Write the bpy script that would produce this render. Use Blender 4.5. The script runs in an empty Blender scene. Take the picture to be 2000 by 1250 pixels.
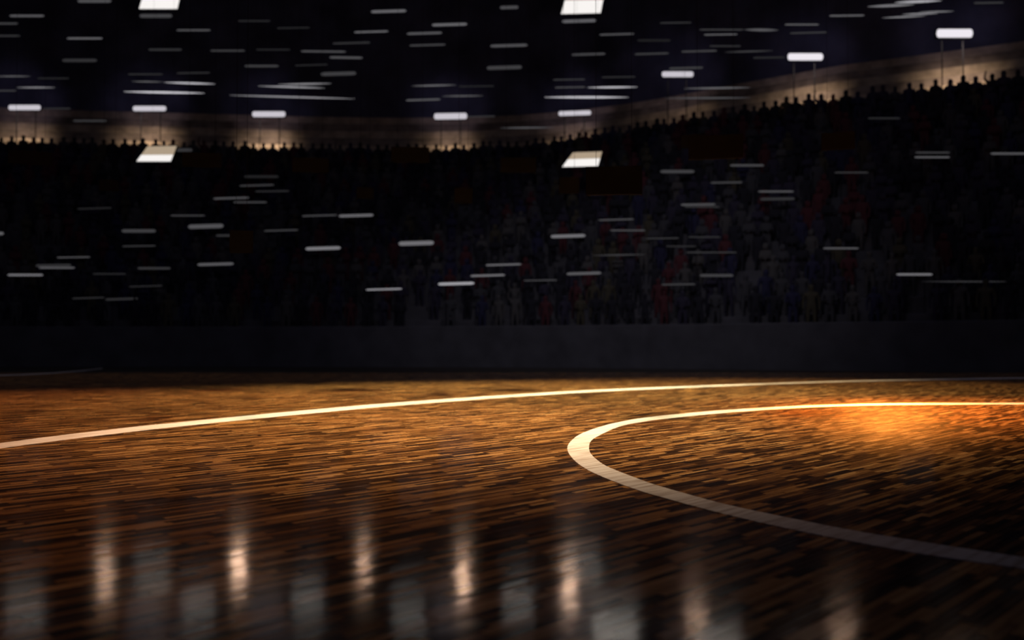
import bpy, bmesh, math, random
import numpy as np
from mathutils import Vector, Matrix

random.seed(7)
RNG = np.random.default_rng(7)
SC = bpy.context.scene
COL = SC.collection

# ------------------------------------------------------------------ camera, world, lights, exposure
CAM_H, FPX, HORIZON = 0.8, 2000.0, 680.0
PITCH = math.atan((HORIZON - 625.0) / FPX)
cam_d = bpy.data.cameras.new('camera')
cam_d.lens, cam_d.sensor_width = 36.0, 36.0
cam_d.clip_start, cam_d.clip_end = 0.05, 500
cam_d.dof.use_dof = True
cam_d.dof.focus_distance = 7.5
cam_d.dof.aperture_fstop = 1.25
cam = bpy.data.objects.new('camera', cam_d)
cam.location = (0, 0, CAM_H)
cam.rotation_euler = (math.pi / 2 + PITCH, 0, 0)
COL.objects.link(cam)
SC.camera = cam

SC.view_settings.view_transform = 'Standard'
SC.view_settings.look = 'None'
SC.view_settings.gamma = 1.0
SC.view_settings.use_curve_mapping = False
SC.view_settings.exposure = 0.0

world = bpy.data.worlds.new('world')
SC.world = world
world.use_nodes = True
world.node_tree.nodes['Background'].inputs[0].default_value = (0.02, 0.02, 0.04, 1)
world.node_tree.nodes['Background'].inputs[1].default_value = 0.3


def aim(o, target):
    d = Vector(target) - o.location
    o.rotation_euler = d.to_track_quat('-Z', 'Y').to_euler()


def spot(name, loc, target, col, power, cone, blend=1.0, size=0.4):
    l = bpy.data.lights.new(name, 'SPOT')
    l.color, l.energy, l.spot_size, l.spot_blend = col, power, math.radians(cone), blend
    l.shadow_soft_size = size
    o = bpy.data.objects.new(name, l)
    o.location = loc
    COL.objects.link(o)
    aim(o, target)
    return o


def area(name, loc, target, col, power, sx, sy):
    l = bpy.data.lights.new(name, 'AREA')
    l.shape, l.size, l.size_y = 'RECTANGLE', sx, sy
    l.color, l.energy = col, power
    o = bpy.data.objects.new(name, l)
    o.location = loc
    COL.objects.link(o)
    aim(o, target)
    return o


# court lighting rig, high over the court
spot('court_spot_gold', (0.5, 27, 19), (0.6, 18.0, 0), (1.0, 0.84, 0.48), 66000, 45, size=1.2)
spot('court_spot_far', (6.0, 32, 20), (5.0, 20.5, 0), (1.0, 0.72, 0.34), 30000, 42, size=1.2)
spot('court_spot_orange', (10.2, 28, 8), (4.7, 12.9, 0), (1.0, 0.30, 0.04), 115000, 12, size=0.6)
spot('court_spot_red', (9.5, 20, 16), (6.0, 14.0, 0), (1.0, 0.30, 0.05), 46000, 24, size=1.2)
spot('court_spot_left', (-7, 24, 18), (-5.2, 13.8, 0), (1.0, 0.48, 0.24), 26000, 44, size=1.2)
spot('court_spot_near', (-0.5, 17, 16), (-0.2, 10.6, 0), (1.0, 0.70, 0.42), 36000, 29, size=1.2)
# added cool fill lights: stand in for haze, lift the dark stands and roof
spot('added_stand_fill', (2, 20, 22), (4.5, 45, 1.0), (0.95, 0.90, 1.0), 6500, 50, size=2.0)
area('added_roof_fill', (-4, 24, 24), (-4, 40, 4), (0.75, 0.72, 1.0), 1300, 40, 10)


# ------------------------------------------------------------------ pixel helpers
def ray(px, py):
    x, y = (px - 1000) / FPX, (625 - py) / FPX
    return Vector((x, math.cos(PITCH) - y * math.sin(PITCH), math.sin(PITCH) + y * math.cos(PITCH)))


def at_depth(px, py, D):
    r = ray(px, py)
    t = D / r.y
    return Vector((0, 0, CAM_H)) + r * t


def on_floor(px, py):
    r = ray(px, py)
    return Vector((0, 0, CAM_H)) + r * (-CAM_H / r.z)


# ------------------------------------------------------------------ node helpers
def new_mat(name):
    m = bpy.data.materials.new(name)
    m.use_nodes = True
    nt = m.node_tree
    return m, nt, nt.nodes['Principled BSDF']


def plain(name, col, rough=0.6, metal=0.0, noise=0.25, scale=3.0, spec=0.3):
    m, nt, b = new_mat(name)
    n = nt.nodes.new('ShaderNodeTexNoise')
    n.inputs['Scale'].default_value = scale
    n.inputs['Detail'].default_value = 4
    tc = nt.nodes.new('ShaderNodeTexCoord')
    nt.links.new(tc.outputs['Object'], n.inputs['Vector'])
    r = nt.nodes.new('ShaderNodeValToRGB')
    r.color_ramp.elements[0].position, r.color_ramp.elements[1].position = 0.3, 0.7
    r.color_ramp.elements[0].color = (*[c * (1 - noise) for c in col], 1)
    r.color_ramp.elements[1].color = (*[min(1, c * (1 + noise)) for c in col], 1)
    nt.links.new(n.outputs['Fac'], r.inputs['Fac'])
    nt.links.new(r.outputs['Color'], b.inputs['Base Color'])
    b.inputs['Roughness'].default_value = rough
    b.inputs['Metallic'].default_value = metal
    b.inputs['Specular IOR Level'].default_value = spec
    return m


def emit(name, col, strength, sample=False):
    m = bpy.data.materials.new(name)
    m.use_nodes = True
    nt = m.node_tree
    nt.nodes.remove(nt.nodes['Principled BSDF'])
    e = nt.nodes.new('ShaderNodeEmission')
    e.inputs[0].default_value = (*col, 1)
    e.inputs[1].default_value = strength
    nt.links.new(e.outputs[0], nt.nodes['Material Output'].inputs[0])
    if not sample:
        m.cycles.emission_sampling = 'NONE'
    return m


def srgb(v):
    v /= 255.0
    return v / 12.92 if v <= 0.04045 else ((v + 0.055) / 1.055) ** 2.4


PLANK_ANG = math.radians(40.0)      # run of the boards, clockwise from straight ahead


def wood(name, source):
    """varnished strip floor; board tone from an attribute or from the object's random number"""
    m, nt, b = new_mat(name)
    L = nt.links.new
    if source == 'attr':
        a = nt.nodes.new('ShaderNodeAttribute')
        a.attribute_name = 'tone'
        tone = a.outputs['Fac']
    else:
        a = nt.nodes.new('ShaderNodeObjectInfo')
        tone = a.outputs['Random']
    g = nt.nodes.new('ShaderNodeNewGeometry')
    mp = nt.nodes.new('ShaderNodeMapping')
    mp.vector_type = 'POINT'
    rot = nt.nodes.new('ShaderNodeVectorRotate')
    rot.rotation_type = 'Z_AXIS'
    rot.inputs['Angle'].default_value = PLANK_ANG
    L(g.outputs['Position'], rot.inputs['Vector'])
    mp.inputs['Scale'].default_value = (55, 3.0, 1)
    L(rot.outputs[0], mp.inputs['Vector'])
    n = nt.nodes.new('ShaderNodeTexNoise')
    n.inputs['Scale'].default_value = 1.0
    n.inputs['Detail'].default_value = 3
    L(mp.outputs[0], n.inputs['Vector'])
    r = nt.nodes.new('ShaderNodeValToRGB')
    els = r.color_ramp.elements
    els[0].position, els[0].color = 0.0, (0.020, 0.011, 0.006, 1)
    els[1].position, els[1].color = 1.0, (0.80, 0.47, 0.18, 1)
    for p, c in ((0.28, (0.095, 0.043, 0.014)), (0.55, (0.32, 0.148, 0.045)), (0.85, (0.58, 0.31, 0.105))):
        e = els.new(p)
        e.color = (*c, 1)
    mix = nt.nodes.new('ShaderNodeMath')
    mix.operation = 'MULTIPLY_ADD'
    L(n.outputs['Fac'], mix.inputs[0])
    mix.inputs[1].default_value = 0.55
    off = nt.nodes.new('ShaderNodeMath')
    off.operation = 'ADD'
    off.inputs[1].default_value = -0.275
    L(tone, off.inputs[0])
    L(off.outputs[0], mix.inputs[2])
    L(mix.outputs[0], r.inputs['Fac'])
    L(r.outputs['Color'], b.inputs['Base Color'])
    rr = nt.nodes.new('ShaderNodeMapRange')
    rr.inputs['To Min'].default_value = 0.09
    rr.inputs['To Max'].default_value = 0.135
    L(n.outputs['Fac'], rr.inputs['Value'])
    L(rr.outputs[0], b.inputs['Roughness'])
    b.inputs['Specular IOR Level'].default_value = 0.4
    bp = nt.nodes.new('ShaderNodeBump')
    bp.inputs['Strength'].default_value = 0.03
    bp.inputs['Distance'].default_value = 0.002
    L(n.outputs['Fac'], bp.inputs['Height'])
    L(bp.outputs[0], b.inputs['Normal'])
    return m


def paint_mat():
    m, nt, b = new_mat('court_line_paint')
    L = nt.links.new
    g = nt.nodes.new('ShaderNodeNewGeometry')
    rot = nt.nodes.new('ShaderNodeVectorRotate')
    rot.rotation_type = 'Z_AXIS'
    rot.inputs['Angle'].default_value = PLANK_ANG
    L(g.outputs['Position'], rot.inputs['Vector'])
    mp = nt.nodes.new('ShaderNodeMapping')
    mp.inputs['Scale'].default_value = (26, 1.6, 1)
    L(rot.outputs[0], mp.inputs['Vector'])
    n = nt.nodes.new('ShaderNodeTexNoise')
    n.inputs['Scale'].default_value = 1.0
    n.inputs['Detail'].default_value = 5
    L(mp.outputs[0], n.inputs['Vector'])
    r = nt.nodes.new('ShaderNodeValToRGB')
    r.color_ramp.elements[0].position, r.color_ramp.elements[0].color = 0.36, (0.36, 0.29, 0.24, 1)
    r.color_ramp.elements[1].position, r.color_ramp.elements[1].color = 0.55, (0.70, 0.68, 0.66, 1)
    L(n.outputs['Fac'], r.inputs['Fac'])
    L(r.outputs['Color'], b.inputs['Base Color'])
    b.inputs['Roughness'].default_value = 0.4
    b.inputs['Specular IOR Level'].default_value = 0.3
    return m


M_WOOD_F = wood('wood_field', 'attr')
M_WOOD_O = wood('wood_plank', 'obj')
M_PAINT = paint_mat()
M_SUB = plain('subfloor_dark', (0.010, 0.007, 0.006), 0.85)
M_BLACK = plain('black_metal', (0.006, 0.006, 0.008), 0.8, spec=0.1)
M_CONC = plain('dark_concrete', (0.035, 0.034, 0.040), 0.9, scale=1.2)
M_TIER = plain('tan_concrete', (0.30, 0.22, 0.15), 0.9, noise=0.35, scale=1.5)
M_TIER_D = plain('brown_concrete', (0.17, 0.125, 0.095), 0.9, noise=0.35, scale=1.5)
M_WALL = plain('navy_wall', (0.05, 0.048, 0.07), 0.9, scale=0.4, noise=0.5)
M_CEIL = plain('black_ceiling', (0.01, 0.01, 0.014), 0.95)


# ------------------------------------------------------------------ object helpers
def link(name, me, mat=None, parent=None):
    o = bpy.data.objects.new(name, me)
    COL.objects.link(o)
    if mat is not None:
        me.materials.clear()
        me.materials.append(mat)
    if parent is not None:
        o.parent = parent
    return o


def mesh(name, verts, faces, mat=None, parent=None, smooth=False):
    me = bpy.data.meshes.new(name)
    me.from_pydata([tuple(v) for v in verts], [], faces)
    me.update()
    if smooth:
        for p in me.polygons:
            p.use_smooth = True
    return link(name, me, mat, parent)


def empty(name, loc):
    o = bpy.data.objects.new(name, None)
    o.empty_display_size = 0.2
    o.location = loc
    COL.objects.link(o)
    return o


def tag(o, label=None, cat=None, group=None, kind=None):
    if label:
        o['label'] = label
    if cat:
        o['category'] = cat
    if group:
        o['group'] = group
    if kind:
        o['kind'] = kind
    return o


def oriented_box(c, ax, ay, az):
    """verts, faces of a box: centre and three half-axis vectors"""
    vs = [c + ax * sx + ay * sy + az * sz for sx in (-1, 1) for sy in (-1, 1) for sz in (-1, 1)]
    fs = [(0, 1, 3, 2), (4, 6, 7, 5), (0, 4, 5, 1), (2, 3, 7, 6), (0, 2, 6, 4), (1, 5, 7, 3)]
    return vs, fs


def bevel_box(name, c, ax, ay, az, mat, parent, bev=0.012):
    vs, fs = oriented_box(c, ax, ay, az)
    bm = bmesh.new()
    bv = [bm.verts.new(v) for v in vs]
    for f in fs:
        bm.faces.new([bv[i] for i in f])
    bmesh.ops.recalc_face_normals(bm, faces=bm.faces)
    if bev:
        bmesh.ops.bevel(bm, geom=list(bm.edges), offset=bev, segments=1, affect='EDGES')
    me = bpy.data.meshes.new(name)
    bm.to_mesh(me)
    bm.free()
    return link(name, me, mat, parent)


def tube(name, pts, radii, mat, parent, n=8, flat=1.0):
    """tube through pts; radii per point; closed ends"""
    vs, fs = [], []
    d = (pts[-1] - pts[0]).normalized()
    up = Vector((0, 0, 1)) if abs(d.z) < 0.9 else Vector((0, 1, 0))
    s = d.cross(up).normalized()
    u = s.cross(d).normalized()
    for p, r in zip(pts, radii):
        for k in range(n):
            a = 2 * math.pi * k / n
            vs.append(p + s * (math.cos(a) * r * flat) + u * (math.sin(a) * r))
    for i in range(len(pts) - 1):
        for k in range(n):
            fs.append((i * n + k, i * n + (k + 1) % n, (i + 1) * n + (k + 1) % n, (i + 1) * n + k))
    fs.append(tuple(range(n - 1, -1, -1)))
    fs.append(tuple(range((len(pts) - 1) * n, len(pts) * n)))
    return mesh(name, vs, fs, mat, parent, smooth=False)


# ------------------------------------------------------------------ plan curves of the bowl
RIM_C = [(-62, 44), (-48, 52), (-38, 56.2), (-29.1, 58.3), (-20.7, 59.3), (-12.1, 60.4), (-3, 60.5), (2.9, 58), (6.8, 54.7),
         (10.3, 51.8), (13.5, 49.2), (16.7, 47.4), (20.4, 45.3), (24, 43), (30, 38.5), (38, 30)]
INN_C = [(-50, 34), (-42, 40), (-32, 43), (-25, 44.5), (-18, 45), (-11, 45), (-3, 44.5), (2, 43), (5, 41.5), (8, 40),
         (11, 38), (13.5, 36.5), (16, 35), (19, 33), (24, 29), (30, 23)]


def catmull(c, per=10):
    c = [Vector(p) for p in c]
    c = [c[0] * 2 - c[1]] + c + [c[-1] * 2 - c[-2]]
    out = []
    for i in range(1, len(c) - 2):
        for k in range(per):
            t = k / per
            p0, p1, p2, p3 = c[i - 1:i + 3]
            out.append(0.5 * ((2 * p1) + (p2 - p0) * t + (2 * p0 - 5 * p1 + 4 * p2 - p3) * t * t + (3 * p1 - p0 - 3 * p2 + p3) * t ** 3))
    out.append(c[-2])
    return out


RIM, INN = catmull(RIM_C), catmull(INN_C)
NU = len(RIM)


def smooth_curve(c, it=12):
    for _ in range(it):
        c = [c[0]] + [(c[i - 1] + c[i] * 2 + c[i + 1]) / 4 for i in range(1, len(c) - 1)] + [c[-1]]
    return c


RIM, INN = smooth_curve(RIM), smooth_curve(INN)


def outward(c, o):
    out = []
    for i in range(len(c)):
        t = (c[min(i + 1, len(c) - 1)] - c[max(i - 1, 0)]).normalized()
        n = Vector((-t.y, t.x))     # curve runs left to right: left-hand normal points away from the court
        out.append(c[i] + n * o)
    return out


def blend(v):
    return [a * (1 - v) + b * v for a, b in zip(INN, RIM)]


def hit_plan(curve, px):
    """depth and curve parameter where the vertical plane through column px meets a plan curve"""
    s = ray(px, HORIZON)
    k = s.x / s.y
    for i in range(len(curve) - 1):
        a, b = curve[i], curve[i + 1]
        fa, fb = a.x - k * a.y, b.x - k * b.y
        if fa <= 0 <= fb and fb != fa:
            t = fa / (fa - fb)
            p = a + (b - a) * t
            return p.y, i + t
    return None, None


NROW, Z0, ZTOP = 16, 1.4, 11.1
RISE = (ZTOP - Z0) / (NROW - 1)


def strip_prism(name, ca, cb, za, zb, bottom, mat, parent=None, noz=0.03):
    """a step: tread from curve ca to curve cb at height zb, nosed edge, riser down to za, closed below"""
    vs, fs = [], []
    for a, b in zip(ca, cb):
        d = (b - a).normalized()
        prof = [(a, bottom), (a, za), (a, zb - noz), (a + d * noz, zb), (b, zb), (b, bottom)]
        vs += [(p.x, p.y, z) for p, z in prof]
    m = 6
    n = len(ca)
    for i in range(n - 1):
        for k in range(m):
            k2 = (k + 1) % m
            fs.append((i * m + k, i * m + k2, (i + 1) * m + k2, (i + 1) * m + k))
    fs.append(tuple(range(m)))
    fs.append(tuple(reversed(range((n - 1) * m, n * m))))
    o = mesh(name, vs, fs, mat, parent)
    bm = bmesh.new()
    bm.from_mesh(o.data)
    bmesh.ops.recalc_face_normals(bm, faces=bm.faces)
    bm.to_mesh(o.data)
    bm.free()
    return o


# ------------------------------------------------------------------ structure: floor base, walls, ceiling, stands
floor = mesh('floor', [(-75, -12, -0.02), (75, -12, -0.02), (75, 80, -0.02), (-75, 80, -0.02),
                       (-75, -12, -0.3), (75, -12, -0.3), (75, 80, -0.3), (-75, 80, -0.3)],
             [(0, 1, 2, 3), (7, 6, 5, 4), (0, 4, 5, 1), (1, 5, 6, 2), (2, 6, 7, 3), (3, 7, 4, 0)], M_SUB)
tag(floor, 'dark wooden sports court floor of narrow boards with white lines', kind='structure')

CEIL_Z = 25.0
ceil = mesh('ceiling', [(-75, -12, CEIL_Z), (75, -12, CEIL_Z), (75, 80, CEIL_Z), (-75, 80, CEIL_Z),
                        (-75, -12, CEIL_Z + .3), (75, -12, CEIL_Z + .3), (75, 80, CEIL_Z + .3), (-75, 80, CEIL_Z + .3)],
            [(3, 2, 1, 0), (4, 5, 6, 7), (0, 1, 5, 4), (1, 2, 6, 5), (2, 3, 7, 6), (3, 0, 4, 7)], M_CEIL)
tag(ceil, 'black arena ceiling high above the court', kind='structure')

UP_N, UP_RUN, UP_RISE, UP_O = 9, 0.9, 0.66, 1.0
wb = strip_prism('wall_back', outward(RIM, UP_O + UP_N * UP_RUN), outward(RIM, UP_O + UP_N * UP_RUN + 0.5), 0.1, CEIL_Z - .01, 0.0, M_WALL)
tag(wb, 'dark navy arena back wall above the upper tier', kind='structure')
wf = strip_prism('wall_front', outward(INN, -0.3), outward(INN, 0.0), 0.1, Z0 + 0.35, -0.02, M_CONC)
wr = strip_prism('wall_rim', outward(RIM, 0.10), outward(RIM, 0.28), ZTOP + .05, ZTOP + 1.42, ZTOP, M_CONC)
tag(wr, 'dark parapet behind the top row', kind='structure')
tag(wf, 'dark low wall between the court and the first row', kind='structure')

stand = empty('seating_stand', (0, 45, 0))
tag(stand, 'dark stepped seating stand curving round the far end of the court', 'stand')
stand_inv = Matrix.Translation((0, -45, 0))
for k in range(NROW):
    z = Z0 + RISE * k
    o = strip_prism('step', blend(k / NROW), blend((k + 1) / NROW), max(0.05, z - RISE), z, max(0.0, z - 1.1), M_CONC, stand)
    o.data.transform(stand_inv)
upper = empty('upper_tier', (0, 60, 0))
tag(upper, 'tan stepped upper tier lit by the bar lamps behind the crowd', 'stand')
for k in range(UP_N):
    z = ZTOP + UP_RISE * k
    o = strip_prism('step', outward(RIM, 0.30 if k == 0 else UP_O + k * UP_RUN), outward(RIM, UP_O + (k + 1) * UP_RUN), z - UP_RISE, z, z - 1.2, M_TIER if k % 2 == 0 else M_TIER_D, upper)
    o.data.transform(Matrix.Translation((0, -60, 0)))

# ------------------------------------------------------------------ floor boards
PW, GAP = 0.036, 0.002
LENS = (0.16, 0.22, 0.28, 0.34, 0.42, 0.54)
dv = Vector((math.sin(PLANK_ANG), math.cos(PLANK_ANG)))     # along the board
nv = Vector((math.cos(PLANK_ANG), -math.sin(PLANK_ANG)))    # across
rows = []
DMAX = 33.0


def seen(X, Y, m=1.5):
    return 1.6 < Y < DMAX and abs(X) < Y * 0.5 * 1.04 + m


Jmax = int(40 / PW)
boards = []     # centre along, centre across, length index
for j in range(-Jmax, Jmax):
    cc = (j + 0.5) * PW
    # range of s for which the board row lies in the view wedge
    ss = np.arange(-12, 48, 0.5)
    X = dv.x * ss + nv.x * cc
    Y = dv.y * ss + nv.y * cc
    ok = (Y > 1.4) & (Y < DMAX) & (np.abs(X) < Y * 0.52 + 1.5)
    if not ok.any():
        continue
    s0, s1 = ss[ok][0] - 0.5 - random.random() * 0.7, ss[ok][-1] + 0.5
    s = s0
    while s < s1:
        li = random.randrange(len(LENS))
        boards.append((s + LENS[li] / 2, cc, li))
        s += LENS[li]
B = np.array(boards)
bx = dv.x * B[:, 0] + nv.x * B[:, 1]
by = dv.y * B[:, 0] + nv.y * B[:, 1]
inview = (np.abs(bx) < by * 0.5) & (by > CAM_H * FPX / (1250 - HORIZON) + 0.05)
order = np.argsort(np.where(inview, by, 1e9))
single = set(order[:300].tolist())

HT = 0.02
BEV = 0.001


def board_profile(L):
    l, w = L / 2 - GAP / 2, PW / 2 - GAP / 2
    return np.array([(-w, -l, -.006), (w, -l, -.006), (w, l, -.006), (-w, l, -.006),
                     (-w + BEV, -l + BEV, 0), (w - BEV, -l + BEV, 0), (w - BEV, l - BEV, 0), (-w + BEV, l - BEV, 0),
                     (-w, -l, -HT), (w, -l, -HT), (w, l, -HT), (-w, l, -HT)])


BFACES = [(4, 5, 6, 7), (0, 1, 5, 4), (1, 2, 6, 5), (2, 3, 7, 6), (3, 0, 4, 7), (8, 9, 1, 0), (9, 10, 2, 1), (10, 11, 3, 2), (11, 8, 0, 3)]
board_me = []
for L in LENS:
    me = bpy.data.meshes.new('plank')
    me.from_pydata(board_profile(L).tolist(), [], BFACES)
    me.materials.append(M_WOOD_O)
    board_me.append(me)
TILT_X = RNG.normal(0, math.radians(0.07), len(B))      # along the board
TILT_Y = RNG.normal(0, math.radians(0.22), len(B))       # across the board
TONE = np.clip(RNG.beta(1.1, 1.5, len(B)), 0, 1)
ZOFF = RNG.uniform(-0.0012, 0.0, len(B))
for i in sorted(single):
    o = bpy.data.objects.new('plank', board_me[int(B[i, 2])])
    o.parent = floor
    o.location = (bx[i], by[i], ZOFF[i])
    o.rotation_euler = (TILT_X[i], TILT_Y[i], -PLANK_ANG)
    COL.objects.link(o)
rest = np.array([i for i in range(len(B)) if i not in single])
lens_arr = np.array(LENS)[B[rest, 2].astype(int)]
l = lens_arr / 2 - GAP / 2
w = PW / 2 - GAP / 2
sx = np.array([-1, 1, 1, -1, -1, 1, 1, -1], float)
sy = np.array([-1, -1, 1, 1, -1, -1, 1, 1], float)
inb = np.array([0, 0, 0, 0, 1, 1, 1, 1], float)
lx = sx[None, :] * (w - BEV * inb[None, :]) + 0 * l[:, None]
ly = sy[None, :] * (l[:, None] - BEV * inb[None, :])
lz = (-0.006 * (1 - inb))[None, :] + 0 * l[:, None]
lz = lz + ly * TILT_X[rest][:, None] - lx * TILT_Y[rest][:, None] + ZOFF[rest][:, None]
ca, sa = math.cos(-PLANK_ANG), math.sin(-PLANK_ANG)
wx = bx[rest][:, None] + lx * ca - ly * sa
wy = by[rest][:, None] + lx * sa + ly * ca
V = np.stack([wx, wy, lz], -1).reshape(-1, 3)
quads = np.array([(4, 5, 6, 7), (0, 1, 5, 4), (1, 2, 6, 5), (2, 3, 7, 6), (3, 0, 4, 7)])
Fq = (quads[None] + (np.arange(len(rest)) * 8)[:, None, None]).reshape(-1)
me = bpy.data.meshes.new('plank_field')
me.vertices.add(len(V))
me.vertices.foreach_set('co', V.ravel())
nf = len(Fq) // 4
me.loops.add(len(Fq))
me.loops.foreach_set('vertex_index', Fq.astype(np.int32))
me.polygons.add(nf)
me.polygons.foreach_set('loop_start', np.arange(0, len(Fq), 4, dtype=np.int32))
me.update(calc_edges=True)
at = me.attributes.new('tone', 'FLOAT', 'FACE')
at.data.foreach_set('value', np.repeat(TONE[rest], 5).astype(np.float32))
me.shade_flat()
me.validate()
fld = link('plank_field', me, M_WOOD_F, floor)
fld['kind'] = 'stuff'
fld['label'] = 'narrow brown boards running away across the court'
print('boards', len(B))

# ------------------------------------------------------------------ painted court lines (parts of the floor)
OUT_E = [(2150, 1136), (2000, 1112), (1840, 1089), (1768, 1077.4), (1624, 1051), (1480, 1020.5), (1372, 994), (1300, 974), (1245, 958), (1175, 931.5),
         (1140, 914), (1118, 896), (1107.5, 877), (1116, 861), (1140, 845.3), (1192.5, 828.5), (1262.5, 815.8), (1350, 806.8), (1408, 801.8), (1552, 793.4),
         (1660, 790), (1768, 788), (2000, 787.2), (2150, 788)]
INN_E = [(2150, 1113), (2000, 1090), (1840, 1066), (1768, 1054), (1660, 1036.5), (1516, 1007.5), (1408, 984), (1300, 953.8), (1262.5, 942), (1192.5, 915),
         (1170, 902), (1153, 886), (1150.5, 871.5), (1156, 860), (1175, 848.8), (1215, 832), (1280, 820.5), (1360, 812), (1420, 806.5), (1560, 797),
         (1660, 793), (1768, 791), (2000, 790.2), (2150, 791)]


def resample(pts, n):
    pts = [Vector(p) for p in pts]
    d = [0]
    for a, b in zip(pts, pts[1:]):
        d.append(d[-1] + (b - a).length)
    out = []
    j = 0
    for k in range(n):
        t = d[-1] * k / (n - 1)
        while j < len(d) - 2 and d[j + 1] < t:
            j += 1
        f = (t - d[j]) / max(1e-9, d[j + 1] - d[j])
        out.append(pts[j].lerp(pts[j + 1], f))
    return out


def court_line(name, edge_a, edge_b, label, per=8, z=0.0035):
    """edges given as matching lists of floor points"""
    ga = catmull([tuple(on_floor(*p).xy) for p in edge_a], per)
    gb = catmull([tuple(on_floor(*p).xy) for p in edge_b], per)
    ga, gb = resample(smooth_curve(ga, 5), 220), resample(smooth_curve(gb, 5), 220)
    vs, fs = [], []
    for a, b in zip(ga, gb):
        vs += [(a.x, a.y, 0), (a.x, a.y, z), (b.x, b.y, z), (b.x, b.y, 0)]
    for i in range(len(ga) - 1):
        for k in range(3):
            fs.append((i * 4 + k, i * 4 + k + 1, i * 4 + k + 5, i * 4 + k + 4))
    o = mesh(name, vs, fs, M_PAINT, floor)
    o['label'] = label
    return o


court_line('painted_line', OUT_E, INN_E, 'broad white line bending sharply round on the right of the court')
FAR = [(-260, 906, 12), (-120, 888, 11), (0, 871.5, 10.5), (105, 857.5, 10), (245, 840.7, 9.2), (350, 829.5, 8.4), (525, 812, 7.4), (700, 796, 6.6), (825, 785.8, 5.8),
       (1000, 773.5, 4.8), (1175, 763, 3.9), (1350, 755.6, 3.2), (1552, 748, 2.6), (1732, 743, 2.3), (2000, 738.5, 1.9), (2120, 737, 1.8)]
court_line('painted_line', [(x, y - t / 2) for x, y, t in FAR], [(x, y + t / 2) for x, y, t in FAR], 'long thin white line sweeping across the whole court')
FA2 = [(-80, 735.5, 1.2), (0, 733, 1.2), (60, 731, 1.2), (120, 727.5, 1.1), (170, 723, 1.0), (200, 719.5, 0.9)]
court_line('painted_line', [(x, y - t / 2) for x, y, t in FA2], [(x, y + t / 2) for x, y, t in FA2], 'faint far line at the left edge of the court', z=0.002)

# ------------------------------------------------------------------ spectators
def skin_person(name, arms, sub):
    me = bpy.data.meshes.new(name)
    J = {'pel': (0, 0, .93), 'che': (0, 0, 1.22), 'sho': (0, 0, 1.40), 'neck': (0, 0, 1.48), 'hd0': (0, -.015, 1.56), 'hd1': (0, -.01, 1.68), 'top': (0, 0, 1.76)}
    Rr = {'pel': (.16, .12), 'che': (.17, .12), 'sho': (.15, .10), 'neck': (.075, .075), 'hd0': (.105, .115), 'hd1': (.115, .125), 'top': (.07, .08)}
    E = [('pel', 'che'), ('che', 'sho'), ('sho', 'neck'), ('neck', 'hd0'), ('hd0', 'hd1'), ('hd1', 'top')]
    for s, t in ((-1, 'l'), (1, 'r')):
        J['hip' + t] = (s * .10, 0, .88); Rr['hip' + t] = (.095, .10)
        J['kne' + t] = (s * .11, -.02, .48); Rr['kne' + t] = (.065, .07)
        J['ank' + t] = (s * .12, .02, .09); Rr['ank' + t] = (.045, .05)
        J['toe' + t] = (s * .13, -.16, .045); Rr['toe' + t] = (.045, .04)
        E += [('pel', 'hip' + t), ('hip' + t, 'kne' + t), ('kne' + t, 'ank' + t), ('ank' + t, 'toe' + t)]
        J['shd' + t] = (s * .19, 0, 1.40); Rr['shd' + t] = (.07, .07)
        el, wr, ha = arms[0 if s < 0 else 1]
        J['elb' + t] = (s * el[0], el[1], el[2]); Rr['elb' + t] = (.048, .048)
        J['wri' + t] = (s * wr[0], wr[1], wr[2]); Rr['wri' + t] = (.034, .034)
        J['han' + t] = (s * ha[0], ha[1], ha[2]); Rr['han' + t] = (.04, .03)
        E += [('sho', 'shd' + t), ('shd' + t, 'elb' + t), ('elb' + t, 'wri' + t), ('wri' + t, 'han' + t)]
    K = list(J)
    me.from_pydata([J[k] for k in K], [(K.index(a), K.index(b)) for a, b in E], [])
    o = bpy.data.objects.new(name, me)
    COL.objects.link(o)
    md = o.modifiers.new('skin', 'SKIN')
    md.use_smooth_shade = True
    for i, k in enumerate(K):
        sv = me.skin_vertices[0].data[i]
        sv.radius = Rr[k]
        sv.use_root = (k == 'pel')
    if sub:
        m2 = o.modifiers.new('sub', 'SUBSURF')
        m2.levels = m2.render_levels = sub
    bpy.context.view_layer.update()
    out = bpy.data.meshes.new_from_object(o.evaluated_get(bpy.context.evaluated_depsgraph_get()))
    bpy.data.objects.remove(o)
    bpy.data.meshes.remove(me)
    out.name = name
    return out


ARM_D = ((.27, .02, 1.12), (.26, -.06, .88), (.25, -.08, .79))
ARM_U = ((.32, -.04, 1.58), (.26, -.06, 1.84), (.25, -.06, 1.93))
ARM_F = ((.26, -.05, 1.12), (.10, -.24, 1.14), (.04, -.27, 1.16))


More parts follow.
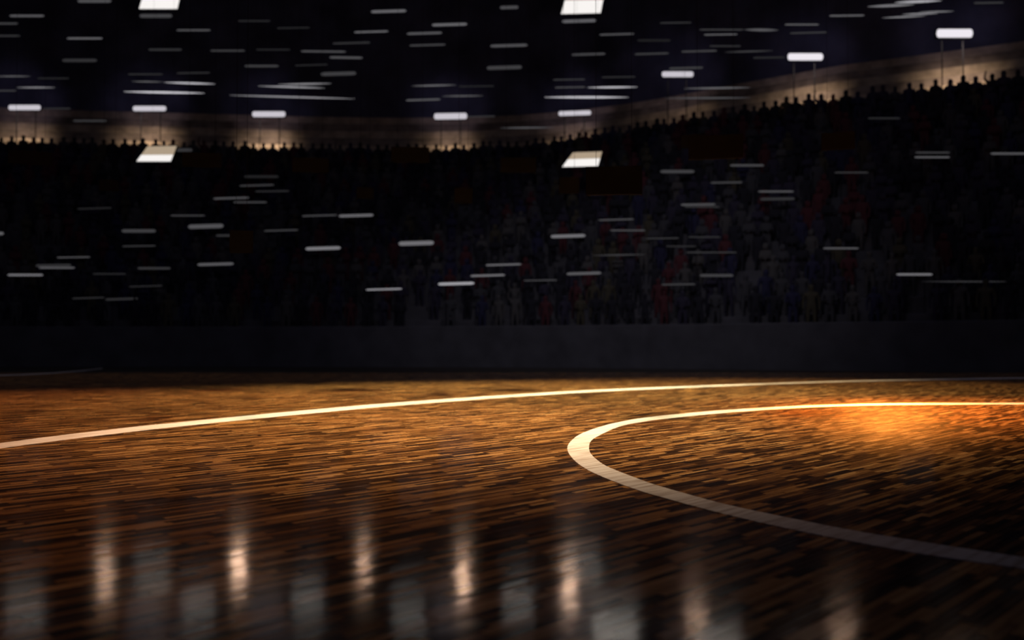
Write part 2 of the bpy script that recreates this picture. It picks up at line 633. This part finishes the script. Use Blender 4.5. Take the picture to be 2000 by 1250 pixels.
def cloth_mat(name, source):
    m, nt, b = new_mat(name)
    L = nt.links.new
    if source == 'attr':
        a = nt.nodes.new('ShaderNodeAttribute')
        a.attribute_name = 'tone'
        t = a.outputs['Fac']
    else:
        a = nt.nodes.new('ShaderNodeObjectInfo')
        t = a.outputs['Random']
    r = nt.nodes.new('ShaderNodeValToRGB')
    r.color_ramp.interpolation = 'CONSTANT'
    els = r.color_ramp.elements
    els[0].position, els[0].color = 0.0, (0.012, 0.012, 0.016, 1)
    els[1].position, els[1].color = 0.93, (0.036, 0.032, 0.022, 1)
    for p, c in ((0.30, (0.02, 0.018, 0.03)), (0.5, (0.03, 0.03, 0.034)), (0.66, (0.045, 0.014, 0.017)), (0.78, (0.016, 0.016, 0.036)), (0.86, (0.042, 0.040, 0.040))):
        e = els.new(p)
        e.color = (*c, 1)
    L(t, r.inputs['Fac'])
    L(r.outputs['Color'], b.inputs['Base Color'])
    b.inputs['Roughness'].default_value = 0.9
    b.inputs['Specular IOR Level'].default_value = 0.1
    return m


M_CLOTH_O, M_CLOTH_F = cloth_mat('clothing', 'obj'), cloth_mat('clothing_crowd', 'attr')
PEOPLE = [skin_person('spectator', (ARM_D, ARM_D), 1), skin_person('spectator', (ARM_F, ARM_F), 1), skin_person('spectator', (ARM_D, ARM_F), 1), skin_person('spectator', (ARM_U, ARM_D), 1)]
for p in PEOPLE:
    p.materials.append(M_CLOTH_O)
LOWP = [skin_person('crowd', (ARM_D, ARM_D), 0), skin_person('crowd', (ARM_F, ARM_F), 0)]
low_data = []
for me0 in LOWP:
    co = np.array([v.co[:] for v in me0.vertices])
    tri = []
    for p in me0.polygons:
        tri.append(tuple(p.vertices))
    low_data.append((co, tri))


def row_spots(k, step):
    c = blend((k + 0.55) / NROW)
    out, carry = [], 0.0
    for i in range(len(c) - 1):
        seg = (c[i + 1] - c[i]).length
        t = carry
        while t < seg:
            p = c[i].lerp(c[i + 1], t / seg)
            d = (c[i + 1] - c[i]).normalized()
            out.append((p + d * random.uniform(-.09, .09), math.atan2(-d.x, d.y)))
            t += step
        carry = t - seg
    return out


def nth(n):
    return f"{n}{'th' if 10 <= n % 100 <= 20 else {1: 'st', 2: 'nd', 3: 'rd'}.get(n % 10, 'th')}"


nsp = 0
for k in (NROW - 1, 0, 1, 2):
    in_row = 0
    for (p, a) in row_spots(k, 0.56 if k == NROW - 1 else 0.74):
        if abs(p.x) > p.y * 0.505 or nsp >= 296:
            continue
        if k < 3 and random.random() < 0.12:
            continue
        top = k == NROW - 1
        o = bpy.data.objects.new('spectator', random.choices(PEOPLE, (6, 3, 3, 0.6 if top else .3))[0])
        o.location = (p.x, p.y, Z0 + RISE * k)
        yaw = math.atan2(p.x, p.y)
        o.rotation_euler = (0, 0, -yaw + random.uniform(-.35, .35))
        s = random.uniform(0.93, 1.05)
        o.scale = (s * random.uniform(.95, 1.12), s, s)
        in_row += 1
        if top:
            lab = f'dark silhouetted spectator in the top row against the lit tier, {nth(in_row)} from left'
        else:
            lab = f'dim spectator in the {("front", "second", "third")[k]} row above the low court wall, {nth(in_row)} from left'
        tag(o, lab, 'person', 'spectators along the top row' if top else 'spectators in the front rows')
        COL.objects.link(o)
        nsp += 1
cv, cf, ct = [], [], []
base = 0
for k in range(2, NROW - 1):
    for (p, a) in row_spots(k, 0.74):
        if abs(p.x) > p.y * 0.5 + 5 or random.random() < 0.15:
            continue
        if k == 2 and abs(p.x) < p.y * 0.505:
            continue
        co, tri = low_data[random.random() < 0.4]
        yaw = -math.atan2(p.x, p.y) + random.uniform(-.4, .4)
        s = random.uniform(0.88, 1.0)
        R2 = np.array([[math.cos(yaw), -math.sin(yaw), 0], [math.sin(yaw), math.cos(yaw), 0], [0, 0, 1]])
        cv.append(co * s @ R2.T + np.array([p.x, p.y, Z0 + RISE * k]))
        cf += [tuple(i + base for i in f) for f in tri]
        ct += [random.random()] * len(tri)
        base += len(co)
cme = bpy.data.meshes.new('crowd')
cme.from_pydata(np.concatenate(cv).tolist(), [], cf)
at = cme.attributes.new('tone', 'FLOAT', 'FACE')
at.data.foreach_set('value', np.array(ct, dtype=np.float32))
crowd = link('crowd', cme, M_CLOTH_F)
tag(crowd, 'mass of dark spectators filling the middle rows of the stand', 'crowd', kind='stuff')
print('spectators', nsp, 'crowd faces', len(cf))

# ------------------------------------------------------------------ bar lamps on the upper tier
M_BAR = emit('bar_lamp_glow', (0.93, 0.88, 0.97), 0.62)
M_BAR2 = emit('bar_lamp_glow_bright', (0.95, 0.90, 0.97), 0.9)
BARS = [(15, 81, 210, 10, 0), (258, 326, 212, 10, 0), (491, 559, 223, 11, 0), (846, 914, 227, 12, -1), (1089, 1156, 221, 9, -2), (1291, 1356, 145, 11, 0), (1537, 1609, 111, 14, 0), (1828, 1901, 65, 17, 0)]
ORD = ['leftmost', 'second', 'third', 'fourth', 'fifth', 'sixth', 'seventh', 'rightmost']
BAR_OFF = 2.35
bar_curve = outward(RIM, BAR_OFF)


def bar_where(i):
    return ORD[i] if i in (0, 7) else ORD[i] + ' from left'


for i, (x0, x1, y, th, sl) in enumerate(BARS):
    D, u = hit_plan(bar_curve, (x0 + x1) / 2)
    D = D or 58.0
    c = at_depth((x0 + x1) / 2, y, D)
    a, b = at_depth(x0 + 2, y - sl / 2, D), at_depth(x1 - 2, y + sl / 2, D)
    root = empty('bar_lamp', (c.x, c.y, ZTOP + UP_RISE * 1))
    inv = Matrix.Translation(-root.location)
    ax = (b - a) / 2
    r = th / FPX * D / 2
    n = 9
    pts = [a.lerp(b, t) for t in (0, .02, .05, .95, .98, 1)]
    d = tube('diffuser', pts, [r * .45, r * .85, r, r, r * .85, r * .45], M_BAR2 if i >= 6 else M_BAR, root, n=12, flat=0.6)
    hs = bevel_box('housing', c + Vector((0, r * .9 + .04, 0)), ax * 1.0, Vector((0, .06, 0)), Vector((0, 0, r * 1.02)), M_BLACK, root, 0.02)
    ps = []
    for t in (.2, .8):
        p = a.lerp(b, t) + Vector((0, r * .9 + .08, 0))
        ps.append(tube('post', [Vector((p.x, p.y, root.location.z)), Vector((p.x, p.y, p.z - r * .8))], [.03, .03], M_BLACK, root, n=6))
    for o in [d, hs] + ps:
        o.data.transform(inv)
    tag(root, f'glowing white bar lamp above the top row, {bar_where(i)} of eight', 'lamp', 'bar lamps over the upper tier')
    # the lamp's own light thrown down and back on the tier
    tow = Vector((c.x, c.y, 0)).normalized()
    s = spot('lamp_light', c + Vector((-tow.x * .5, -tow.y * .5, -r - .1)), c + Vector((tow.x * 3.6, tow.y * 3.6, -2.0)), (1.0, 0.82, 0.66), (620, 900, 950, 560, 620, 260, 1150, 1300)[i], 72, 1.0, 0.5)
    s.parent = root
    s.matrix_parent_inverse = Matrix.Translation(-root.location)
    s2 = spot('added_halo_light', c + Vector((-tow.x * .9, -tow.y * .9, 0.1)), c + Vector((tow.x * 4, tow.y * 4, 0.8)), (0.66, 0.60, 1.0), 340, 50, 1.0, 0.5)  # added violet spot imitating the halo round the lamp
    s2.parent = root
    s2.matrix_parent_inverse = Matrix.Translation(-root.location)

# ------------------------------------------------------------------ light boxes hanging over the stand
M_PAN_W = emit('panel_white', (1.0, 0.96, 0.93), 0.95)
M_PAN_T = emit('panel_warm', (1.0, 0.78, 0.55), 0.42)
#   corners in order bottom-left, bottom-right, top-right, top-left ; split = height of the white part
PANELS = [((272, 17), (346, 17), (353, -14), (281, -14), 0.78, 'pale slanted light box cut by the top edge, left of the two', 52),
          ((1096, 27), (1173, 25), (1180, -10), (1106, -9), 0.72, 'pale slanted light box cut by the top edge, right of the two', 52),
          ((267, 315), (333, 315), (345, 285), (288, 286), 0.42, 'slanted light box below the second bar lamp, warm top and white foot', 50),
          ((1098, 326), (1168, 324), (1176, 296), (1119, 298), 0.52, 'slanted light box below the fifth bar lamp, warm top and white foot', 50)]
for bl, br, tr, tl, sp, lab, D in PANELS:
    P = [at_depth(*q, D) for q in (bl, br, tr, tl)]
    root = empty('light_box', (P[0] + P[1]) / 2)
    inv = Matrix.Translation(-root.location)
    made = []

    def slab(name, q, y0, y1, mat, grow=0.0):
        cen = sum(q, Vector()) / 4
        q = [p + (p - cen).normalized() * grow for p in q]
        vs = [p + Vector((0, y0, 0)) for p in q] + [p + Vector((0, y1, 0)) for p in q]
        fs = [(0, 1, 2, 3), (7, 6, 5, 4), (0, 4, 5, 1), (1, 5, 6, 2), (2, 6, 7, 3), (3, 7, 4, 0)]
        made.append(mesh(name, vs, fs, mat, root))

    ml, mr = P[0].lerp(P[3], sp), P[1].lerp(P[2], sp)
    slab('housing', P, 0.03, 0.18, M_BLACK, 0.04)
    slab('white_diffuser', [P[0], P[1], mr, ml], -.02, 0.03, M_PAN_W)
    slab('warm_diffuser', [ml, mr, P[2], P[3]], -.01, 0.03, M_PAN_T)
    for q in (P[3].lerp(P[2], .15), P[3].lerp(P[2], .85)):
        q = q + Vector((0, .1, 0))
        made.append(tube('suspension_wire', [q, Vector((q.x, q.y, CEIL_Z - .02))], [.004, .004], M_BLACK, root, n=5))
    for o in made:
        o.data.transform(inv)
    tag(root, lab, 'light', 'slanted light boxes')

# ------------------------------------------------------------------ slim light strips, some imitating highlights and reflections
# x0, x1, y at left, y at right, thickness, grey level, tapered
STRIPS = [
    (152, 217, 2, 2, 6, 75, 0), (19, 86, 31, 31, 4, 80, 0), (-28, 35, 46, 46, 3, 60, 0), (-25, 39, 70, 70, 3, 45, 0), (273, 336, 31, 31, 7, 65, 0), (345, 411, 59, 59, 3, 75, 0),  # the thickest stands in for a reflection below the left light box
    (131, 200, 75, 75, 3, 90, 0), (290, 355, 97, 97, 4, 45, 0), (411, 478, 99, 99, 3, 55, 0), (122, 189, 118, 118, 6, 45, 0), (478, 544, 129, 129, 4, 55, 0), (464, 528, 41, 41, 2, 40, 0),
    (541, 605, 55, 54, 2, 35, 0), (500, 567, 97, 97, 2, 35, 0), (588, 675, 100, 101, 3, 75, 0), (644, 708, 112, 113, 4, 75, 0), (627, 695, 145, 143, 7, 60, 0), (576, 640, 128, 126, 2, 35, 0),
    (250, 318, 145, 145, 2, 45, 0), (345, 410, 143, 142, 2, 45, 0), (-10, 60, 149, 149, 2, 90, 1), (73, 135, 153, 153, 2, 35, 0), (32, 108, 171, 171, 2.4, 120, 1), (-40, 32, 177, 177, 2, 60, 0),
    (257, 318, 159, 160, 2, 90, 1), (320, 420, 161, 164, 3, 190, 1), (242, 399, 179, 182, 3.6, 205, 1), (542, 647, 165, 163, 2.6, 130, 1), (504, 634, 168, 172, 2.8, 150, 1), (448, 693, 186, 193, 2.8, 140, 1),  # long tapered ones glow in place of highlights on truss tubes
    (84, 138, 212, 212, 2, 45, 0), (143, 208, 236, 236, 3, 50, 0), (343, 375, 293, 293, 6, 50, 0),
    (725, 793, 23, 21, 5, 95, 0), (844, 912, 49, 47, 5, 95, 0), (692, 758, 63, 61, 3, 90, 0), (795, 863, 66, 64, 4, 80, 0), (650, 723, 85, 83, 3, 45, 0), (800, 870, 89, 87, 3, 60, 0),
    (958, 1030, 90, 88, 5, 75, 0), (951, 1019, 133, 131, 7, 60, 0), (977, 1012, 15, 14, 6, 70, 0), (1098, 1164, 42, 40, 6, 90, 0), (1171, 1238, 68, 66, 3, 70, 0), (1245, 1310, 79, 79, 4, 30, 0),  # the one under the right light box imitates its reflection
    (1117, 1182, 107, 105, 4, 60, 0), (1240, 1306, 106, 104, 3, 55, 0), (1289, 1350, 45, 44, 2, 50, 0), (804, 891, 168, 166, 2.5, 100, 1), (793, 860, 196, 194, 3, 80, 0), (863, 944, 188, 187, 2.5, 80, 1),
    (895, 965, 169, 168, 2, 35, 0), (1080, 1143, 156, 155, 2, 55, 0), (1147, 1245, 171, 170, 3, 185, 1), (1063, 1227, 190, 190, 4, 185, 1), (1084, 1143, 171, 170, 2, 70, 0), (1175, 1241, 151, 150, 2, 45, 0),
    (912, 967, 228, 227, 2, 50, 0), (977, 1080, 250, 249, 2.5, 75, 1),
    (1366, 1452, 58, 58, 2, 60, 0), (1454, 1520, 58, 59, 5, 85, 1), (1375, 1440, 68, 67, 2, 85, 0), (1533, 1599, 48, 48, 2.5, 85, 0), (1543, 1615, 65, 63, 2, 60, 0), (1620, 1688, 31, 30, 3, 85, 0),
    (1386, 1447, 90, 90, 2, 50, 0), (1331, 1400, 101, 99, 3, 60, 0), (1415, 1510, 102, 99, 2.5, 60, 1), (1307, 1373, 134, 132, 4, 55, 0), (1471, 1533, 113, 112, 3, 40, 0), (1335, 1465, 173, 171, 3, 90, 1),
    (1300, 1465, 192, 191, 3, 75, 1), (1695, 1786, 13, 9, 5, 110, 1), (1748, 1839, 5, 1, 5, 170, 1), (1723, 1808, 35, 31, 3, 120, 1), (1762, 1832, 28, 26, 3, 125, 1), (1795, 1863, 24, 22, 3, 110, 1), (1902, 1960, 6, 5, 3, 50, 0),  # slanted tapered ones imitate highlights on the roof truss
    # lower, over the stand
    (1695, 1758, 231, 231, 3, 35, 0), (1786, 1855, 307, 307, 3, 80, 0), (1788, 1855, 298, 298, 3, 50, 0), (1935, 2003, 300, 300, 4, 75, 0), (1426, 1492, 323, 323, 4, 60, 0), (1290, 1356, 335, 335, 6, 60, 0),
    (1630, 1696, 337, 337, 2, 50, 0), (477, 544, 345, 345, 5, 32, 0), (468, 535, 363, 361, 3, 50, 0), (498, 565, 374, 373, 2, 40, 0), (417, 486, 388, 386, 3.5, 65, 0), (456, 521, 395, 395, 3, 55, 0),
    (151, 218, 408, 406, 2.5, 32, 0), (333, 400, 421, 421, 2, 60, 0), (368, 436, 443, 441, 8, 75, 0), (238, 304, 451, 451, 6, 60, 0), (-58, 7, 456, 456, 6, 90, 0), (422, 487, 460, 460, 4, 45, 0),
    (239, 304, 481, 480, 2, 50, 0), (590, 658, 422, 420, 2.5, 60, 0), (662, 729, 422, 420, 5, 95, 0), (516, 582, 451, 449, 2.5, 55, 0), (597, 665, 486, 484, 6, 110, 0), (111, 176, 503, 502, 2, 70, 0),
    (70, 139, 519, 518, 5, 45, 0), (76, 146, 523, 523, 3, 80, 0), (15, 84, 537, 537, 4, 105, 0), (269, 333, 524, 524, 4, 50, 0), (386, 456, 517, 515, 5, 80, 0), (181, 246, 535, 535, 2, 35, 0),
    (252, 317, 560, 558, 2, 38, 0), (141, 204, 583, 581, 2, 40, 0), (206, 269, 585, 583, 4, 40, 0), (779, 847, 476, 474, 8, 110, 0), (1076, 1143, 462, 460, 6, 105, 0), (1169, 1238, 430, 428, 2.5, 65, 0),
    (1192, 1260, 450, 450, 2, 70, 0), (949, 1018, 518, 516, 3, 95, 0), (919, 986, 539, 537, 3.5, 100, 0), (856, 926, 555, 553, 5, 150, 0), (715, 785, 566, 564, 3, 130, 0), (1107, 1174, 535, 533, 5, 85, 0),
    (1023, 1088, 548, 547, 2, 60, 0), (1157, 1262, 499, 497, 2, 60, 1), (1262, 1326, 466, 465, 2, 50, 0), (1292, 1358, 556, 555, 2.5, 55, 0), (1301, 1360, 481, 481, 2, 40, 0), (1388, 1455, 357, 356, 3, 55, 0),
    (1481, 1550, 374, 374, 3, 75, 0), (1485, 1552, 389, 388, 5, 45, 0), (1330, 1397, 400, 399, 4, 70, 0), (1337, 1405, 404, 404, 2, 50, 0), (1344, 1407, 463, 463, 2, 45, 0), (1340, 1439, 493, 493, 2, 50, 0),
    (1367, 1432, 538, 538, 5, 60, 0), (1608, 1677, 485, 485, 3, 75, 0), (1751, 1821, 536, 536, 4, 105, 0), (1800, 1978, 550, 550, 2, 50, 1)]
GLOW = {}
BLUR = 4.0


def glow(g, th):
    v = srgb(g) * (1 + BLUR / th * 0.2)
    k = round(math.log(v) * 6)
    if k not in GLOW:
        GLOW[k] = emit('strip_glow', (0.95, 0.93, 1.0), math.exp(k / 6))
    return GLOW[k]


def rim_y(px):
    D, u = hit_plan(RIM, px)
    return HORIZON - (ZTOP + 1.72 - CAM_H) / (D or 60) * FPX


STAND_CURVES = [(v, blend(v)) for v in np.linspace(0.03, 1.0, 64)]


def stand_hit(px, py, lift=2.0):
    for v, c in STAND_CURVES:
        D, u = hit_plan(c, px)
        if D is None:
            continue
        p = at_depth(px, py, D)
        k = min(NROW - 1, int(v * NROW))
        if p.z <= Z0 + RISE * v * NROW + lift - RISE * .5 + 0.0:
            return D
    return None


recs = []
for s in STRIPS:
    x0, x1, ya, yb, th, g, tp = s
    cx, cy = (x0 + x1) / 2, (ya + yb) / 2
    low = cy > rim_y(min(1990, max(10, cx))) - 4
    col = min(range(8), key=lambda i: abs((BARS[i][0] + BARS[i][1]) / 2 - cx))
    recs.append((low, col, cy, s))
from collections import defaultdict
buckets = defaultdict(list)
for r in recs:
    buckets[(r[0], r[1])].append(r)
NTH = ['top', 'second from top', 'third from top', 'fourth from top', 'fifth from top', 'sixth from top', 'seventh from top', 'eighth from top', 'ninth from top', 'tenth from top'] + [f'{n}th from top' for n in range(11, 40)]
for (low, col), rs in sorted(buckets.items()):
    rs.sort(key=lambda r: (r[2], r[3][0]))
    for idx, (_, _, cy, (x0, x1, ya, yb, th, g, tp)) in enumerate(rs):
        cx = (x0 + x1) / 2
        D = None
        if low:
            D = stand_hit(min(1995, max(5, cx)), cy)
        hang = D is None
        if hang:
            # hung over the stand, shallower than the upper tier
            Dr, u = hit_plan(RIM, min(1995, max(5, cx)))
            D = Dr - 1.5 - (hash((int(cx), int(cy))) % 7) * 0.6
        a, b = at_depth(x0, ya, D), at_depth(x1, yb, D)
        c = (a + b) / 2
        r = th / FPX * D / 2
        if hang:
            rz = c.z
        else:
            # find the step under the strip
            best = None
            for k in range(NROW):
                Da, _ = hit_plan(blend(k / NROW), min(1995, max(5, cx)))
                Db, _ = hit_plan(blend((k + 1) / NROW), min(1995, max(5, cx)))
                if Da <= c.y + .12 <= Db:
                    best = k
            best = 0 if best is None else best
            rz = Z0 + RISE * best
        root = empty('light_strip', (c.x, c.y, rz))
        inv = Matrix.Translation(-root.location)
        if tp:
            pts = [a.lerp(b, t) for t in (0, .12, .3, .5, .7, .88, 1)]
            rad = [r * q for q in (.12, .45, .85, 1, .85, .45, .12)]
        else:
            pts = [a.lerp(b, t) for t in (0, .03, .08, .92, .97, 1)]
            rad = [r * q for q in (.4, .8, 1, 1, .8, .4)]
        made = [tube('diffuser', pts, rad, glow(g, th), root, n=8, flat=0.6)]
        ax = (b - a) / 2
        made.append(bevel_box('housing', c + Vector((0, r * .6 + .03, 0)), ax * (.7 if tp else .97), Vector((0, .03, 0)), Vector((0, 0, max(.012, r * (.5 if tp else .9)))), M_BLACK, root, 0))
        for t in (.2, .8):
            p = a.lerp(b, t) + Vector((0, r * .6 + .03, 0))
            if hang:
                made.append(tube('suspension_wire', [p, Vector((p.x, p.y, CEIL_Z - .02))], [.003, .003], M_BLACK, root, n=5))
            else:
                made.append(tube('post', [Vector((p.x, p.y, rz)), p], [.02, .02], M_BLACK, root, n=6))
        for o in made:
            o.data.transform(inv)
        look = ('bright' if g >= 120 else 'grey' if g >= 60 else 'faint')
        bar = bar_where(col) + ' bar lamp'
        if low:
            lab = f'{look} strip light below the {bar}, {NTH[idx]}'
        else:
            lab = f'{look} hanging strip of light by the {bar}, {NTH[idx]}'
        tag(root, lab, 'light', 'light strips over the stand' if low else 'light strips hanging under the ceiling')

# ------------------------------------------------------------------ added hooded lights, invented to mirror as streaks in the varnish
STREAK_LIGHTS = [  # x, y of the reflection, half width px, colour, radiance, distance
    (210, 1125, 13, 'warm', 40, 24), (470, 1110, 12, 'warm', 20, 13.8), (712, 1105, 11, 'warm', 44, 25), (905, 1130, 11, 'warm', 44, 20), (1112, 1150, 13, 'warm', 40, 20),
    (1355, 1205, 18, 'warm', 26, 25), (1640, 1235, 24, 'warm', 10, 20),
    (55, 1190, 32, 'cool', 5, 22), (392, 1185, 30, 'cool', 5, 22), (605, 1175, 28, 'cool', 5, 22), (800, 1195, 30, 'cool', 4.5, 22), (1012, 1175, 28, 'cool', 5, 22),
    (1200, 1230, 42, 'cool', 4, 13.5), (1400, 1260, 42, 'cool', 4, 16)]
names_w = ['leftmost', 'second', 'third', 'fourth', 'fifth', 'sixth', 'seventh']
wi = {'warm': 0, 'cool': 0}
for (x, y, hw, kind, rad, back) in STREAK_LIGHTS:
    az = math.atan2(x - 1000, FPX)
    R = back / math.cos(az)                         # distance on the floor plan
    slope = (y - HORIZON) / FPX * math.cos(az)
    deep = 1.0
    z_mid = slope * R - CAM_H
    W = hw / FPX * back
    # lit back plate; its foot is screened from eye level by the front lip
    span = 2 * CAM_H * deep / (R - deep)
    zb = z_mid - span / 2
    drop = (zb - CAM_H) * deep / R + 0.02           # how far the lip hangs below the plate's foot
    top = span * 1.25
    root = empty('added_streak_light', (R * math.sin(az), R * math.cos(az), zb))
    root.rotation_euler = (0, 0, -az)

    def pl(name, p0, p1, mat):
        c = (Vector(p0) + Vector(p1)) / 2
        h = (Vector(p1) - Vector(p0)) / 2
        return bevel_box(name, c, Vector((h.x, 0, 0)), Vector((0, h.y, 0)), Vector((0, 0, h.z)), mat, root, 0)

    em = emit('streak_light_' + kind, (1.0, 0.62, 0.42) if kind == 'warm' else (0.92, 0.84, 0.76), rad, sample=True)
    pl('lamp_face', (-W, -.02, 0), (W, 0, top), em)
    pl('back_plate', (-W - .02, 0, -.01), (W + .02, .03, top + .01), M_BLACK)
    pl('hood_top', (-W - .02, -deep, top), (W + .02, .03, top + .02), M_BLACK)
    pl('front_lip', (-W - .06, -deep - .02, -drop), (W + .06, -deep, top + .02), M_BLACK)
    for sgn in (-1, 1):
        xa, xb = sgn * (W + .02), sgn * (W + .035)
        q = [(-deep, -drop), (.03, -.01), (.03, top + .02), (-deep, top + .02)]
        vs = [Vector((xa, yy, zz)) for yy, zz in q] + [Vector((xb, yy, zz)) for yy, zz in q]
        mesh('side_cheek', vs, [(0, 1, 2, 3), (7, 6, 5, 4), (0, 4, 5, 1), (1, 5, 6, 2), (2, 6, 7, 3), (3, 7, 4, 0)], M_BLACK, root)
        tube('suspension_wire', [Vector((sgn * W * .8, -deep / 2, top + .02)), Vector((sgn * W * .8, -deep / 2, CEIL_Z - .02 - zb))], [.003, .003], M_BLACK, root, n=5)
    n = wi[kind]
    wi[kind] += 1
    tag(root, f'added black hooded streak light over the court, {names_w[n]} of seven with {"warm" if kind == "warm" else "pale"} reflections', 'light', 'added streak lights')
